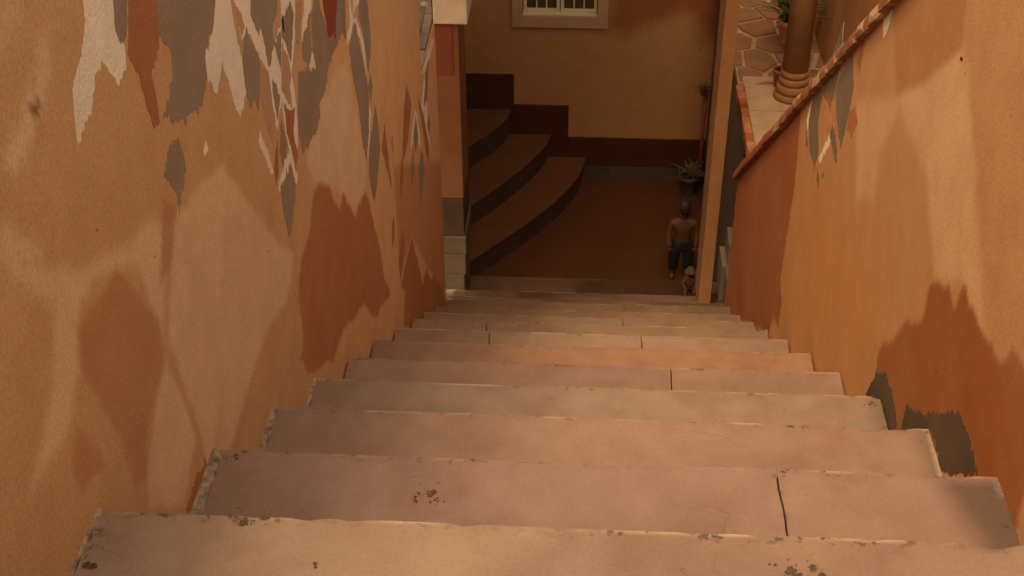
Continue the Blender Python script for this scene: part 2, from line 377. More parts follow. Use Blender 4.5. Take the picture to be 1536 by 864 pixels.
LEFT_TONES = [
 ('warm', 0.25, [(1.146,0.08),(9.687,-3.37),(10.036,-7.583),(1.123,-0.675),(1.025,-0.281)]),  # brighter tone making up for light missing at the far end
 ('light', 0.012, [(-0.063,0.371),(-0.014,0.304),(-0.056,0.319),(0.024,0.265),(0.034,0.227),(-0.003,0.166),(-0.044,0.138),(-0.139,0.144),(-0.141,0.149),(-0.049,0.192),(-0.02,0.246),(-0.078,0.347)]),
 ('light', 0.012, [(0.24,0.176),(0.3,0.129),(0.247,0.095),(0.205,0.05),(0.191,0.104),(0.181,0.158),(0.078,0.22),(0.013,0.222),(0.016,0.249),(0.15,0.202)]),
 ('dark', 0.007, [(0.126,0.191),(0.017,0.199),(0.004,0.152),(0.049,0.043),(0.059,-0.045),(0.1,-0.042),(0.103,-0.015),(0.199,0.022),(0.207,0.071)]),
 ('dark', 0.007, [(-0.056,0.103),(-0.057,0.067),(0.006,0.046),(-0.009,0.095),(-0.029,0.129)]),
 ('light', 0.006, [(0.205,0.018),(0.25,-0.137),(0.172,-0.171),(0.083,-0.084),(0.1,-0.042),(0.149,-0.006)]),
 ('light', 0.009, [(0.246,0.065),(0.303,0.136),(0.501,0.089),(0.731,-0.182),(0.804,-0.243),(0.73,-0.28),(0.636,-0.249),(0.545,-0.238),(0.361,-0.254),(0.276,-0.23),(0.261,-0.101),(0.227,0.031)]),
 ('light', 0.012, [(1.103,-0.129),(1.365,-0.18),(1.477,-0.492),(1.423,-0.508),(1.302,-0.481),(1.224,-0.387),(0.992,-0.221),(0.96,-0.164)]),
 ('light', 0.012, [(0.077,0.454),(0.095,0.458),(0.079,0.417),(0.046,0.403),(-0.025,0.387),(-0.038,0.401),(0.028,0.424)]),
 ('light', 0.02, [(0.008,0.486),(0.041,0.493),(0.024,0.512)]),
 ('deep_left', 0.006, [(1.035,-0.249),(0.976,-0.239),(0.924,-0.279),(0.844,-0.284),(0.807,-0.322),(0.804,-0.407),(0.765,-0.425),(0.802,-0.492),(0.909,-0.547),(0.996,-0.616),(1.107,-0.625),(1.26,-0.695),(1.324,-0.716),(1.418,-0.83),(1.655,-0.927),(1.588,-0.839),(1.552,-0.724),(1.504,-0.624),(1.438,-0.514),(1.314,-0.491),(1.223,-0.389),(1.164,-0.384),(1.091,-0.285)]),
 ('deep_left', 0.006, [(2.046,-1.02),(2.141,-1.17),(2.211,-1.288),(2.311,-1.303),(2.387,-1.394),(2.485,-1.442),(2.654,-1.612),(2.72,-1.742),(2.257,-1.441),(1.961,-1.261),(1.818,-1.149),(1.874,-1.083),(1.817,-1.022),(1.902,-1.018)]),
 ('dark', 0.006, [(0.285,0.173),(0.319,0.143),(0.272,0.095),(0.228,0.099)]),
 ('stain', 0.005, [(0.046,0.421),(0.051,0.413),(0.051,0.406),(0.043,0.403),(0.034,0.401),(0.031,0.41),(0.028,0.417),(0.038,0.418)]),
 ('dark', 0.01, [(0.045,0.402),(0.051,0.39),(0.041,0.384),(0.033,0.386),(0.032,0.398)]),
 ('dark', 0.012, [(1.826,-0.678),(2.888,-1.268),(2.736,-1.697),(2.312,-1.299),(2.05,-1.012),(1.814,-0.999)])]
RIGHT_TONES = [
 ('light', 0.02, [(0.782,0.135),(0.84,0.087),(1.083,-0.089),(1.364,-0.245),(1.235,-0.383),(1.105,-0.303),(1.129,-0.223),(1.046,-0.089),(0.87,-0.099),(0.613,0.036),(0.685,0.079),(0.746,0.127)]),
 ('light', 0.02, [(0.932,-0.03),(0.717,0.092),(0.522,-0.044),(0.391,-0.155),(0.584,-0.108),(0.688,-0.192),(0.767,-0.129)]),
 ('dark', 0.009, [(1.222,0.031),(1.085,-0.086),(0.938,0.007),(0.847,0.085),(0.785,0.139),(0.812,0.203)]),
 ('bright', 0.14, [(1.737,-0.688),(1.488,-0.536),(0.948,-0.335),(0.843,-0.45),(1.017,-0.65),(1.607,-1.014),(1.819,-1.093),(1.828,-0.936)]),  # lit stretch of the wall painted as a brighter tone
 ('deep', 0.008, [(0.901,-0.488),(0.877,-0.448),(0.826,-0.4),(0.776,-0.325),(0.706,-0.272),(0.709,-0.201),(0.627,-0.147),(0.58,-0.16),(0.568,-0.107),(0.504,-0.104),(0.431,-0.096),(0.381,-0.086),(0.362,-0.043),(0.307,-0.039),(0.229,-0.019),(0.183,-0.074),(0.215,-0.134),(0.214,-0.207),(0.239,-0.233),(0.421,-0.295),(0.688,-0.487),(0.843,-0.595)]),  # cast shadow low on the near wall, painted into the tone
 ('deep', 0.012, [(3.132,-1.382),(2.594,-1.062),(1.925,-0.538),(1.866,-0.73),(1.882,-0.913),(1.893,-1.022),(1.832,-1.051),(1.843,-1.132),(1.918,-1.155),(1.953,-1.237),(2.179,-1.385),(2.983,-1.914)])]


def wave(y, z, s):
    return .0007 * N1(np.asarray(y) / .55 + 10 * s + 40, np.asarray(z) / .6 + 50) + .0002 * N2(np.asarray(y) / .2 + 40, np.asarray(z) / .22 + 50)

def signed(Y, Z, poly):
    """signed distance to a polygon, positive inside"""
    P = np.array(poly); d2 = np.full(Y.shape, 1e9); inside = np.zeros(Y.shape, bool)
    for (ay, az), (by, bz) in zip(P, np.roll(P, -1, 0)):
        ey, ez = by - ay, bz - az; t = np.clip(((Y - ay) * ey + (Z - az) * ez) / (ey * ey + ez * ez + 1e-12), 0, 1)
        d2 = np.minimum(d2, (Y - ay - t * ey) ** 2 + (Z - az - t * ez) ** 2)
        c = (az > Z) != (bz > Z)
        with np.errstate(divide='ignore', invalid='ignore'):
            inside ^= c & (Y < (by - ay) * (Z - az) / (bz - az + 1e-15) + ay)
    return np.where(inside, 1, -1) * np.sqrt(d2)

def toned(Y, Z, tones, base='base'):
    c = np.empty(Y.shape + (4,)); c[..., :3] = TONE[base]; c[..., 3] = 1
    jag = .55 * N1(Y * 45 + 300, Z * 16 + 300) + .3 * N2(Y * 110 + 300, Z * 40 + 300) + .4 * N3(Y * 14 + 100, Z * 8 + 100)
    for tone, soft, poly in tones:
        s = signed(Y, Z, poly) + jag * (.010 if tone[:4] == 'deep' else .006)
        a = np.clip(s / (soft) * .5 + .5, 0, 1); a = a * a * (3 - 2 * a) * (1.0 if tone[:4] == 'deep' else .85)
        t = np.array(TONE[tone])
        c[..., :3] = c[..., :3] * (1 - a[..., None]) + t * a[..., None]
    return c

def wall_sheet(name, ys, ztop, zbot, nz, x, face, thick, tones, m, parent, s):
    """plaster wall whose stair-side face is a fine grid; ztop/zbot are functions of y"""
    ny = len(ys); Y = np.repeat(ys[:, None], nz, 1)
    t = np.linspace(0, 1, nz)[None, :]
    zt = np.array([ztop(v) for v in ys])[:, None]; zb = np.array([zbot(v) for v in ys])[:, None]
    Z = zb + (zt - zb) * t
    X = x + face * wave(Y, Z, s)
    V = np.stack([X, Y, Z], -1).reshape(-1, 3)
    i = np.arange(ny - 1)[:, None] * nz + np.arange(nz - 1)[None, :]
    q = np.stack([i, i + 1, i + nz + 1, i + nz], -1).reshape(-1, 4)
    if face > 0: q = q[:, ::-1]
    base = len(V)
    bk = []
    for k in range(ny): bk += [(x - face * thick, ys[k], float(zb[k, 0])), (x - face * thick, ys[k], float(zt[k, 0]))]
    V = np.concatenate([V, np.array(bk)])
    faces = q.tolist()
    for k in range(ny - 1):
        a, b = base + 2 * k, base + 2 * (k + 1)
        faces += [[a, a + 1, b + 1, b], [k * nz + nz - 1, (k + 1) * nz + nz - 1, b + 1, a + 1], [k * nz, a, b, (k + 1) * nz]]
    for k in (0, ny - 1):
        faces.append([k * nz + j for j in range(nz)] + [base + 2 * k + 1, base + 2 * k])
    me = bpy.data.meshes.new(name); me.from_pydata(V.tolist(), [], faces)
    at = me.attributes.new('tone', 'FLOAT_COLOR', 'POINT')
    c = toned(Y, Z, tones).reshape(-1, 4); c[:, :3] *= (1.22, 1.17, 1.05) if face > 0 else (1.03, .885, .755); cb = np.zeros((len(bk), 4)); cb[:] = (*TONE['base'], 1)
    at.data.foreach_set('color', np.concatenate([c, cb]).ravel().astype(np.float32))
    bm = bmesh.new(); bm.from_mesh(me); bmesh.ops.recalc_face_normals(bm, faces=bm.faces[:]); bm.to_mesh(me); bm.free()
    return link(name, me, m, parent)

def paint_patch(poly, x, face, layer, m, parent, s, rough=1.0):
    """one flake of old paint: ragged outline, a millimetre and a half thick"""
    P = [Vector(p) for p in poly]; pts = []
    n = len(P)
    for i in range(n):
        a, b = P[i], P[(i + 1) % n]; L = (b - a).length
        if L < 1e-5: continue
        k = max(1, int(L / .0035)); nrm = Vector((-(b - a).y, (b - a).x)) / L
        for j in range(k):
            q = a + (b - a) * (j / k)
            amp = rough * min(.0030, L * .05)
            jz = amp * (1.0 * float(N1(q.x * 60 + 200 + 9 * layer, q.y * 25 + 200)) + 1.0 * float(N2(q.x * 260 + 200, q.y * 130 + 200)))
            jag = rough * min(.007, L * .10) * abs(nrm.y) * (float(N3(q.x * 210 + 300, 3.3 + layer)) + .6 * float(N1(q.x * 430 + 300, 7.3 + layer)))
            pts.append(q + nrm * jz + Vector((0, jag)))
    ps = [(float(q.x), float(q.y)) for q in pts]
    off = .00022 + .00016 * layer
    front = [(x + face * (float(wave(q.x, q.y, s)) + off), q.x, q.y) for q in pts]
    back = [(x + face * (float(wave(q.x, q.y, s)) - .0004), q.x, q.y) for q in pts]
    tri = tessellate_polygon([[Vector((a, b, 0)) for a, b in ps]])
    n = len(pts); faces = [list(t) for t in tri] + [[i, (i + 1) % n, n + (i + 1) % n, n + i] for i in range(n)]
    me = bpy.data.meshes.new('paint_patch'); me.from_pydata(front + back, [], faces)
    bm = bmesh.new(); bm.from_mesh(me)
    for f in bm.faces: f.normal_update()
    for f in bm.faces:
        if len(f.verts) == 3 and f.normal.x * face < 0: f.normal_flip()
    bm.to_mesh(me); bm.free()
    return link('paint_patch', me, m, parent)

# ------------------------------------------------------------------ ground
bm = bmesh.new(); vs = [bm.verts.new(v) for v in ((-80, -80, -2.62), (80, -80, -2.62), (80, 80, -2.62), (-80, 80, -2.62))]; bm.faces.new(vs)
tag(from_bm('ground', bm, M['terrace']), kind='structure')
ZF = -2.393; YB = 4.713
b_ = box('courtyard_floor', (-1.6, .62, 3.55, YB + .2, -2.6, ZF), M['floor_red']); tag(b_, kind='structure')

# ------------------------------------------------------------------ staircase
ROWS = [(-.59, .378), (-.31, .205), (-.030, .023), (.300, -.200), (.572, -.362), (.836, -.522), (1.119, -.699), (1.391, -.865), (1.675, -1.045),
        (1.961, -1.230), (2.19, -1.375), (2.455, -1.547), (2.69, -1.688), (2.963, -1.87), (3.27, -2.06), (3.614, -2.233)]
XL = [-.479] * 3 + [-.469, -.473, -.476, -.479, -.479, -.477, -.479, -.479, -.479, -.478, -.49, -.60, -.60]
XR = [.479] * 3 + [.486, .483, .481, .479, .477, .479, .479, .479, .477, .476, .56, .56, .54]
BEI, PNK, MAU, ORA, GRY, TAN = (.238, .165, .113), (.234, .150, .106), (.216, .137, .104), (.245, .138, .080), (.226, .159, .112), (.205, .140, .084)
TINT = [BEI, BEI, BEI, MAU, PNK, GRY, PNK, ORA, BEI, (.195, .132, .082), (.175, .117, .070), (.155, .102, .060), (.125, .082, .047), (.095, .060, .032), (.088, .050, .024), (.082, .042, .018)]  # lower rows get progressively darker, courtyard shade put into the tint
JOINT = {3: [.2155], 6: [.149], 8: [-.245, .123], 9: [-.275], 10: [.10], 2: [], 12: [.12]}
stair = tag(empty('staircase', (0, 0, -2.6)), kind='structure')
stair['label'] = 'long flight of worn cement steps painted beige and pink'
def step_slab(i, xa, xb, y0, y1, z, parent, last):
    nx = max(6, int((xb - xa) / .009)); ny = 16
    xs = np.linspace(xa, xb, nx + 1); V = []; E = []; SH_ = []
    ph = 17 * i
    for yi in range(ny + 1):
        t = yi / ny; t = 1 - (1 - t) ** 1.7
        for x in xs:
            y = y0 + (y1 - y0) * t
            chip = max(0.0, float(N1(x * 23 + ph + 90, 3.3 + ph)) - .45) * .008 + max(0.0, float(N2(x * 70 + ph + 90, 7.7)) - .35) * .004
            chip *= max(0.0, .75 + 1.3 * float(N3(x * 4.3 + ph + 11, 1.7 + ph)))
            fr = t ** 14
            y -= chip * fr
            wob = .0022 * float(N3(y * 26 + ph + 30, 5 + ph)) + .0016 * float(N1(y * 110 + ph + 60, 9 + ph)) + .0008 * float(N2(y * 300 + ph, 3 + ph))
            ex = x
            if x == xs[0] and xa > -.46: ex += wob
            if x == xs[-1] and xb < .46: ex += wob
            zz = z + .0012 * float(N2(x * 5 + ph + 50, y * 7 + 50)) - (.0006 + chip * .5) * t ** 60
            V.append((ex, y, zz))
            de = min(y1 - y, .04)
            ds = min(x + .479, .479 - x) if not (xa > -.46 and xb < .46) else 1
            dj = min(abs(x - xa) if xa > -.46 else 1, abs(x - xb) if xb < .46 else 1)
            e = max(1 - de / .020, 0, 1 - max(ds, 0) / .035, .8 * (1 - dj / .010))
            E.append(e)
            shade_amt = 0.0  # shadow at the right tread ends, stored as a colour mask
            if i == 3:
                u = (x - .385 - .30 * (y1 - y)) / .035; v_ = (y1 - y) / .17
                shade_amt = min(max(u, 0), 1) * min(max((y1 - y) / .02 + .3 * float(N1(x * 40, y * 40)), 0), 1) * min(max((1.05 - v_) * 4, 0), 1)
            elif i in (4, 5): shade_amt = .55 * min(max((x - .445) / .03, 0), 1)
            SH_.append(shade_amt)
    W_ = nx + 1; F = []
    for yi in range(ny):
        for k in range(nx): a = yi * W_ + k; F.append((a, a + 1, a + W_ + 1, a + W_))
    top = len(V)
    th = .034
    ring = [k for k in range(W_)] + [yi * W_ + nx for yi in range(1, ny + 1)] + [ny * W_ + k for k in range(nx - 1, -1, -1)] + [yi * W_ for yi in range(ny - 1, 0, -1)]
    for r in ring: V.append((V[r][0], V[r][1] + (.001 if r >= ny * W_ else 0), z - th)); E.append(E[r]); SH_.append(SH_[r])
    n = len(ring)
    for k in range(n): a, b = ring[k], ring[(k + 1) % n]; F.append((b, a, top + k, top + (k + 1) % n))
    me = bpy.data.meshes.new('slab'); me.from_pydata(V, [], F)
    at = me.attributes.new('edge', 'FLOAT', 'POINT'); at.data.foreach_set('value', np.array(E, np.float32))
    at = me.attributes.new('damp', 'FLOAT', 'POINT'); at.data.foreach_set('value', np.array(SH_, np.float32))
    o = link('slab', me, M['tread'], parent)
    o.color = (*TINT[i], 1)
    return o
for i, (y1, z) in enumerate(ROWS):
    y0 = ROWS[i - 1][0] if i else -2.6
    y0 -= .015
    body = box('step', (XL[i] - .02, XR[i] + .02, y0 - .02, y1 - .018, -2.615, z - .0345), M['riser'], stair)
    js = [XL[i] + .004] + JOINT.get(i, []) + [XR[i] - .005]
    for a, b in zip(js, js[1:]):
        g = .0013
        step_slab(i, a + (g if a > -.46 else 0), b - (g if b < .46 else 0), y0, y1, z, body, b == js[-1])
    if 2 <= i <= 5:                                                       # lumpy lime fillet along the left wall
        bm = bmesh.new(); ny = 60; prev = None
        for k in range(ny + 1):
            y = y0 + .016 + (y1 - y0 - .016) * k / ny
            wd = .003 + .003 * float(N1(y * 55 + 20 * i, 2.2)) + .004 * float(N2(y * 170, 4.2 + i)); hh = .0012 + .0012 * float(N3(y * 70 + i, 1.1))
            wd = max(.003, wd); hh = max(.0012, hh)
            x0 = -.4775; wd += XL[i] + .479
            r_ = [bm.verts.new((x0 - .004, y, z - .003)), bm.verts.new((x0 - .003, y, z + hh + .003)), bm.verts.new((x0 + wd * .55, y, z + hh)), bm.verts.new((x0 + wd, y, z - .003))]
            if prev:
                for a in range(3): bm.faces.new((prev[a], prev[a + 1], r_[a + 1], r_[a]))
            else: bm.faces.new(r_)
            prev = r_
        bm.faces.new(prev)
        from_bm('mortar_fillet', bm, M['mortar'], body)
# clumps of dry moss on the treads
def moss(i, x, y, rad, n, seed, lift=.0016):
    rs = np.random.default_rng(seed); z = ROWS[i][1]
    bm = bmesh.new()
    for k in range(n * 2):
        big = k < max(2, n // 4)
        px = x + rs.normal(0, rad * (.4 if big else .75)); py = y + rs.normal(0, rad * (.4 if big else .75)); r_ = rad * (rs.uniform(.30, .55) if big else rs.uniform(.05, .16))
        m_ = 16 if big else 7; c = bm.verts.new((px, py, z + lift * .8)); rg = []
        for a in range(m_):
            q = r_ * rs.uniform(.55, 1.35); rg.append(bm.verts.new((px + q * math.cos(a * 6.283 / m_), py + q * math.sin(a * 6.283 / m_), z + .0009)))
        for a in range(m_): bm.faces.new((c, rg[a], rg[(a + 1) % m_]))
    o = from_bm('moss', bm, M['moss'], stair); return o
for a in ((3, -.20, .235, .013, 9, 1), (3, -.217, .228, .007, 5, 16), (2, .168, -.078, .012, 6, 2), (2, .185, -.070, .008, 4, 3), (2, .237, -.088, .006, 4, 4), (2, -.335, -.035, .009, 9, 5), (2, -.320, -.034, .006, 5, 12), (3, -.452, .285, .008, 5, 6),
          (5, .462, .818, .008, 6, 8), (2, -.466, -.10, .007, 5, 9), (2, -.262, -.09, .005, 4, 11), (3, .47, .22, .006, 5, 15)): moss(*a)

# ------------------------------------------------------------------ left wall (tall) with its painted lozenges
left = tag(empty('plaster_wall', (-.6, 1.0, -2.6)), 'tall ochre wall with weathered grey, cream and orange lozenge paint', 'wall')
ys = np.concatenate([np.linspace(-2.6, -.3, 30)[:-1], np.arange(-.3, 2.4001, .0075)])
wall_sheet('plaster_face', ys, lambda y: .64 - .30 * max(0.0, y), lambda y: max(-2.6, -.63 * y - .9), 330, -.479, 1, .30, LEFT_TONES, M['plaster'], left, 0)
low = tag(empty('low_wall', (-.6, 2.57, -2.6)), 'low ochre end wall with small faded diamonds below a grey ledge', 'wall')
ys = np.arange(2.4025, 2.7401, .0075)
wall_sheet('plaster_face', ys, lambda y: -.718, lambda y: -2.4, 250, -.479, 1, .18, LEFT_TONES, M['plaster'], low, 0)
LAYER = {'cream': 0, 'ochre': 1, 'grey': 1, 'terracotta': 1, 'rust': 2, 'black': 3}
def cut(poly, y, keep):
    """clip a polygon at a y value"""
    o = []
    for a, b in zip(poly, poly[1:] + poly[:1]):
        ia, ib = (a[0] < y) == keep, (b[0] < y) == keep
        if ia: o.append(a)
        if ia != ib:
            t = (y - a[0]) / (b[0] - a[0]); o.append((y, a[1] + t * (b[1] - a[1])))
    return o
for kind in ('cream', 'ochre', 'grey', 'terracotta', 'rust', 'black'):
    for poly in LEFT_PATCHES.get(kind, []):
        a = cut(poly, 2.4, True); b = cut(poly, 2.4025, False); b = [(min(q[0], 2.739), min(q[1], -.72)) for q in b]
        if len(a) > 2: paint_patch(a, -.479, 1, LAYER[kind], M[kind], left, 0)
        if len(b) > 2 and max(q[0] for q in b) - min(q[0] for q in b) > .004: paint_patch(b, -.479, 1, LAYER[kind], M[kind], low, 0, .5)
box('ledge', (-.66, -.484, 2.403, 2.735, -.7175, -.70), M['wood_grey'], low, .003, 2, .002)
for k, (y0, y1) in enumerate(((2.404, 2.49), (2.494, 2.60), (2.604, 2.735))):
    box('ledge_tile', (-.655, -.477 - .003 * k, y0, y1, -.6995, -.688 + .003 * (k % 2)), M['wood_grey' if k % 2 else 'stone_pale'], low, .003, 2, .002)

# ------------------------------------------------------------------ right parapet wall and its coping
RT = lambda y: min(.72, -1.300 + .785 * (2.88 - y))
right = tag(empty('parapet_wall', (.51, 1.0, -2.6)), 'sloping ochre parapet wall with dark blotches and a red tile coping', 'wall')
ys = np.concatenate([np.linspace(-2.6, -.1, 30)[:-1], np.arange(-.1, 2.8881, .0075)])
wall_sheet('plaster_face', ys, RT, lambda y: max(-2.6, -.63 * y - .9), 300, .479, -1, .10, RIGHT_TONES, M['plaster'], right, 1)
for kind in ('cream', 'ochre', 'grey', 'terracotta', 'rust', 'black'):
    for poly in RIGHT_PATCHES.get(kind, []):
        poly = [(a, min(b, RT(a) - .004)) for a, b in poly]
        paint_patch(poly, .479, -1, LAYER[kind], M['damp_grey' if kind == 'grey' and max(q[1] for q in poly) < RT(poly[0][0]) - .5 else ('grey_right' if kind == 'grey' else kind)], right, 1)
# coping: half-round tiles stepping down the slope
y = 2.9; k = 0
sl = math.atan(.785)
while y > .25:
    Lt = .095 + .02 * random.random(); n = 10; bm = bmesh.new()
    d = Vector((0, -math.cos(sl), math.sin(sl))); nn = Vector((0, math.sin(sl), math.cos(sl)))
    o = Vector((.530 + random.uniform(-.002, .002), y, -1.300 + .785 * (2.88 - y) + .004)); lift = random.uniform(0, .004)
    rings = []
    for t, rr in ((0, 1.0), (.06, 1.06), (.9, 1.0), (1.0, .93)):
        rg = []
        for a in range(n + 1):
            th = math.pi * a / n; rg.append(bm.verts.new(o + d * (Lt * t) + Vector((-1, 0, 0)) * (.066 * rr * math.cos(th)) + nn * (.040 * rr * math.sin(th) + lift)))
        for a in (1, 0): rg.append(bm.verts.new(o + d * (Lt * t) + Vector((-1, 0, 0)) * (.066 * rr * (1 if a == 0 else -1)) - nn * .008))
        rings.append(rg)
    for a, b in zip(rings, rings[1:]):
        m_ = len(a)
        for q in range(m_): bm.faces.new((a[q], a[(q + 1) % m_], b[(q + 1) % m_], b[q]))
    bm.faces.new(rings[0][::-1]); bm.faces.new(rings[-1])
    from_bm('coping_tile', bm, M['brick_red' if y > 2.2 else 'coping'], right)
    y -= (Lt - .004) * math.cos(sl); k += 1

# ------------------------------------------------------------------ house at the back of the courtyard
house = tag(empty('house', (0, YB, ZF)), 'shaded orange house wall behind the sunken courtyard, with a small window', 'house')
# wall with window opening: x -.30..0.01, z -1.541..-1.0
WX0, WX1, WZ0, WZ1 = -.318, .022, -1.552, -1.02
def back_wall():
    xs = sorted(set(list(np.linspace(-1.8, 2.6, 120)) + [WX0, WX1])); zs = sorted(set(list(np.linspace(-2.6, .7, 100)) + [WZ0, WZ1]))
    X, Z = np.meshgrid(np.array(xs), np.array(zs), indexing='ij')
    V = np.stack([X, np.full(X.shape, YB) + .001 * N1(X * 4 + 20, Z * 4 + 20), Z], -1).reshape(-1, 3)
    nz = len(zs); F = []
    for a in range(len(xs) - 1):
        for b in range(nz - 1):
            cx = (xs[a] + xs[a + 1]) / 2; cz = (zs[b] + zs[b + 1]) / 2
            if WX0 < cx < WX1 and WZ0 < cz < WZ1: continue
            i = a * nz + b; F.append((i, i + nz, i + nz + 1, i + 1))
    me = bpy.data.meshes.new('wall'); me.from_pydata(V.tolist(), [], F)
    at = me.attributes.new('tone', 'FLOAT_COLOR', 'POINT')
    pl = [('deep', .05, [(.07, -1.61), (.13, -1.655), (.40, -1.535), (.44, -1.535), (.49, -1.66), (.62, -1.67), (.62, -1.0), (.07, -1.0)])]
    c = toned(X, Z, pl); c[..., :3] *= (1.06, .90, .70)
    at.data.foreach_set('color', c.reshape(-1).astype(np.float32))
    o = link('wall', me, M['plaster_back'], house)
    s = o.modifiers.new('thickness', 'SOLIDIFY'); s.thickness = .22; s.offset = -1
    return o
back_wall()
def bpanel(x0, x1, z0, z1, m, name='baseboard_panel'): return box(name, (x0, x1, YB - .009, YB + .02, z0, z1), m, house, .0015, 1)
bpanel(-.80, -.3585, -2.5, -1.850, M['base_red']); bpanel(-.357, -.1005, -2.5, -2.006, M['base_red']); bpanel(-.099, .60, -2.3285, -2.173, M['base_red'])
for a, b in ((-.099, .112), (.115, .438), (.441, .60)): bpanel(a, b, -2.45, -2.3300, M['base_grey'], 'baseboard_tile')
win = empty('window', (0, 0, 0)); win.parent = house; win.location = Vector((-.148, YB, -1.3)) - house.location
def wbox(name, b, m, bev=.002): return box(name, b, m, win, bev, 1)
# surround mitred as four mouldings
ox0, ox1, oz0, oz1 = -.365, .067, -1.606, -.97
def mould(pts, name='window_surround'):
    bm = bmesh.new(); lo = [bm.verts.new((x, YB - .022, z)) for x, z in pts]; hi = [bm.verts.new((x, YB + .01, z)) for x, z in pts]
    bm.faces.new(lo); bm.faces.new(hi[::-1])
    for i in range(4): bm.faces.new((lo[i], hi[i], hi[(i + 1) % 4], lo[(i + 1) % 4]))
    return from_bm(name, bm, M['frame_paint'], win)
mould([(ox0, oz0), (ox1, oz0), (WX1, WZ0), (WX0, WZ0)]); mould([(ox0, oz1), (WX0, WZ1), (WX1, WZ1), (ox1, oz1)])
mould([(ox0, oz0), (WX0, WZ0), (WX0, WZ1), (ox0, oz1)]); mould([(ox1, oz0), (ox1, oz1), (WX1, WZ1), (WX1, WZ0)])
wbox('window_sill', (WX0 + .001, WX1 - .001, YB - .012, YB + .05, WZ0 - .001, WZ0 + .010), M['window_paint'])
for a, b in ((WX0 + .003, -.150), (-.146, WX1 - .003)):
    sash = wbox('sash', (a, b, YB + .008, YB + .030, WZ0 + .0105, WZ0 + .024), M['window_paint'])
    for x0, x1 in ((a, a + .015), (b - .015, b)): wbox('sash', (x0, x1, YB + .007, YB + .031, WZ0 + .0245, WZ1 - .02), M['window_paint'])
    wbox('sash', (a, b, YB + .008, YB + .030, WZ1 - .0195, WZ1 - .001), M['window_paint'])
    pw = (b - a - .030) / 3
    for k in range(3):
        xa = a + .015 + k * pw
        for j in range(4):
            za = WZ0 + .0245 + j * .12
            wbox('pane', (xa + .0005, xa + pw - .0005, YB + .019, YB + .022, za, min(za + .1195, WZ1 - .02)), M['glass'], 0)
            if j: wbox('muntin', (xa + .0035, xa + pw - .0035, YB + .013, YB + .0185, za - .004, za + .004), M['window_paint'], .001)
        if k: wbox('muntin', (xa - .003, xa + .003, YB + .012, YB + .0185, WZ0 + .025, WZ1 - .021), M['window_paint'], .001)
box('room_back', (WX0 - .1, WX1 + .1, YB + .30, YB + .32, -1.7, -.9), M['iron'], house)
shade_obj = box('balcony', (-1.7, .42, 2.2, YB - .001, .32, .44), M['roof'], house)  # added overhead slab, out of view, only there to shade the courtyard
for k in range(8): box('baluster', (-1.62 + k * .27, -1.59 + k * .27, 2.22, 2.25, .4405, 1.05), M['iron'], shade_obj)
box('balcony_rail', (-1.7, .42, 2.21, 2.26, 1.0505, 1.08), M['iron'], shade_obj)
# ------------------------------------------------------------------ curved steps in the courtyard
cs = tag(empty('curved_steps', (-.6, 4.2, ZF)), 'dark red tiled steps curving up to the left of the courtyard', 'steps')
CUR = [(-2.278, [(-.012, 4.706), (-.035, 4.567), (-.071, 4.461), (-.144, 4.308), (-.252, 4.132), (-.354, 3.990), (-.463, 3.843), (-.515, 3.779), (-.64, 3.64)]),
       (-2.158, [(-.183, 4.706), (-.202, 4.608), (-.267, 4.460), (-.354, 4.299), (-.457, 4.137), (-.541, 4.015), (-.68, 3.84)]),
       (-2.028, [(-.370, 4.706), (-.390, 4.617), (-.447, 4.497), (-.529, 4.374), (-.571, 4.290), (-.70, 4.10)]),
       (-1.912, [(-.575, 4.706), (-.600, 4.560), (-.66, 4.44), (-.74, 4.32)])]
def smooth_curve(P, n=6):
    P = [Vector(p) for p in P]; o = []
    for i in range(len(P) - 1):
        p0, p1, p2, p3 = P[max(i - 1, 0)], P[i], P[i + 1], P[min(i + 2, len(P) - 1)]
        for k in range(n):
            t = k / n; o.append(.5 * ((2 * p1) + (p2 - p0) * t + (2 * p0 - 5 * p1 + 4 * p2 - p3) * t * t + (3 * p1 - p0 - 3 * p2 + p3) * t ** 3))
    o.append(P[-1]); return o
zprev = ZF
for z, P in CUR:
    C_ = smooth_curve(P); ye = C_[-1].y
    bm = bmesh.new(); pts = [(q.x - .014, min(q.y - .006, 4.703)) for q in C_] + [(-1.25, ye), (-1.25, 4.703)]
    pts[0] = (C_[0].x - .014, 4.703)
    prism(bm, pts, zprev - (.03 if z == CUR[0][0] else 0), z - .0225); r_ = from_bm('riser', bm, M['step_dark'], cs)
    bm = bmesh.new(); pts = [(q.x, min(q.y, 4.7035)) for q in C_] + [(-1.25, ye), (-1.25, 4.7035)]
    prism(bm, pts, z - .022, z); 
    t_ = from_bm('tread', bm, M['step_red'], cs)
    bv = t_.modifiers.new('round', 'BEVEL'); bv.width = .006; bv.segments = 2; bv.limit_method = 'ANGLE'
    zprev = z

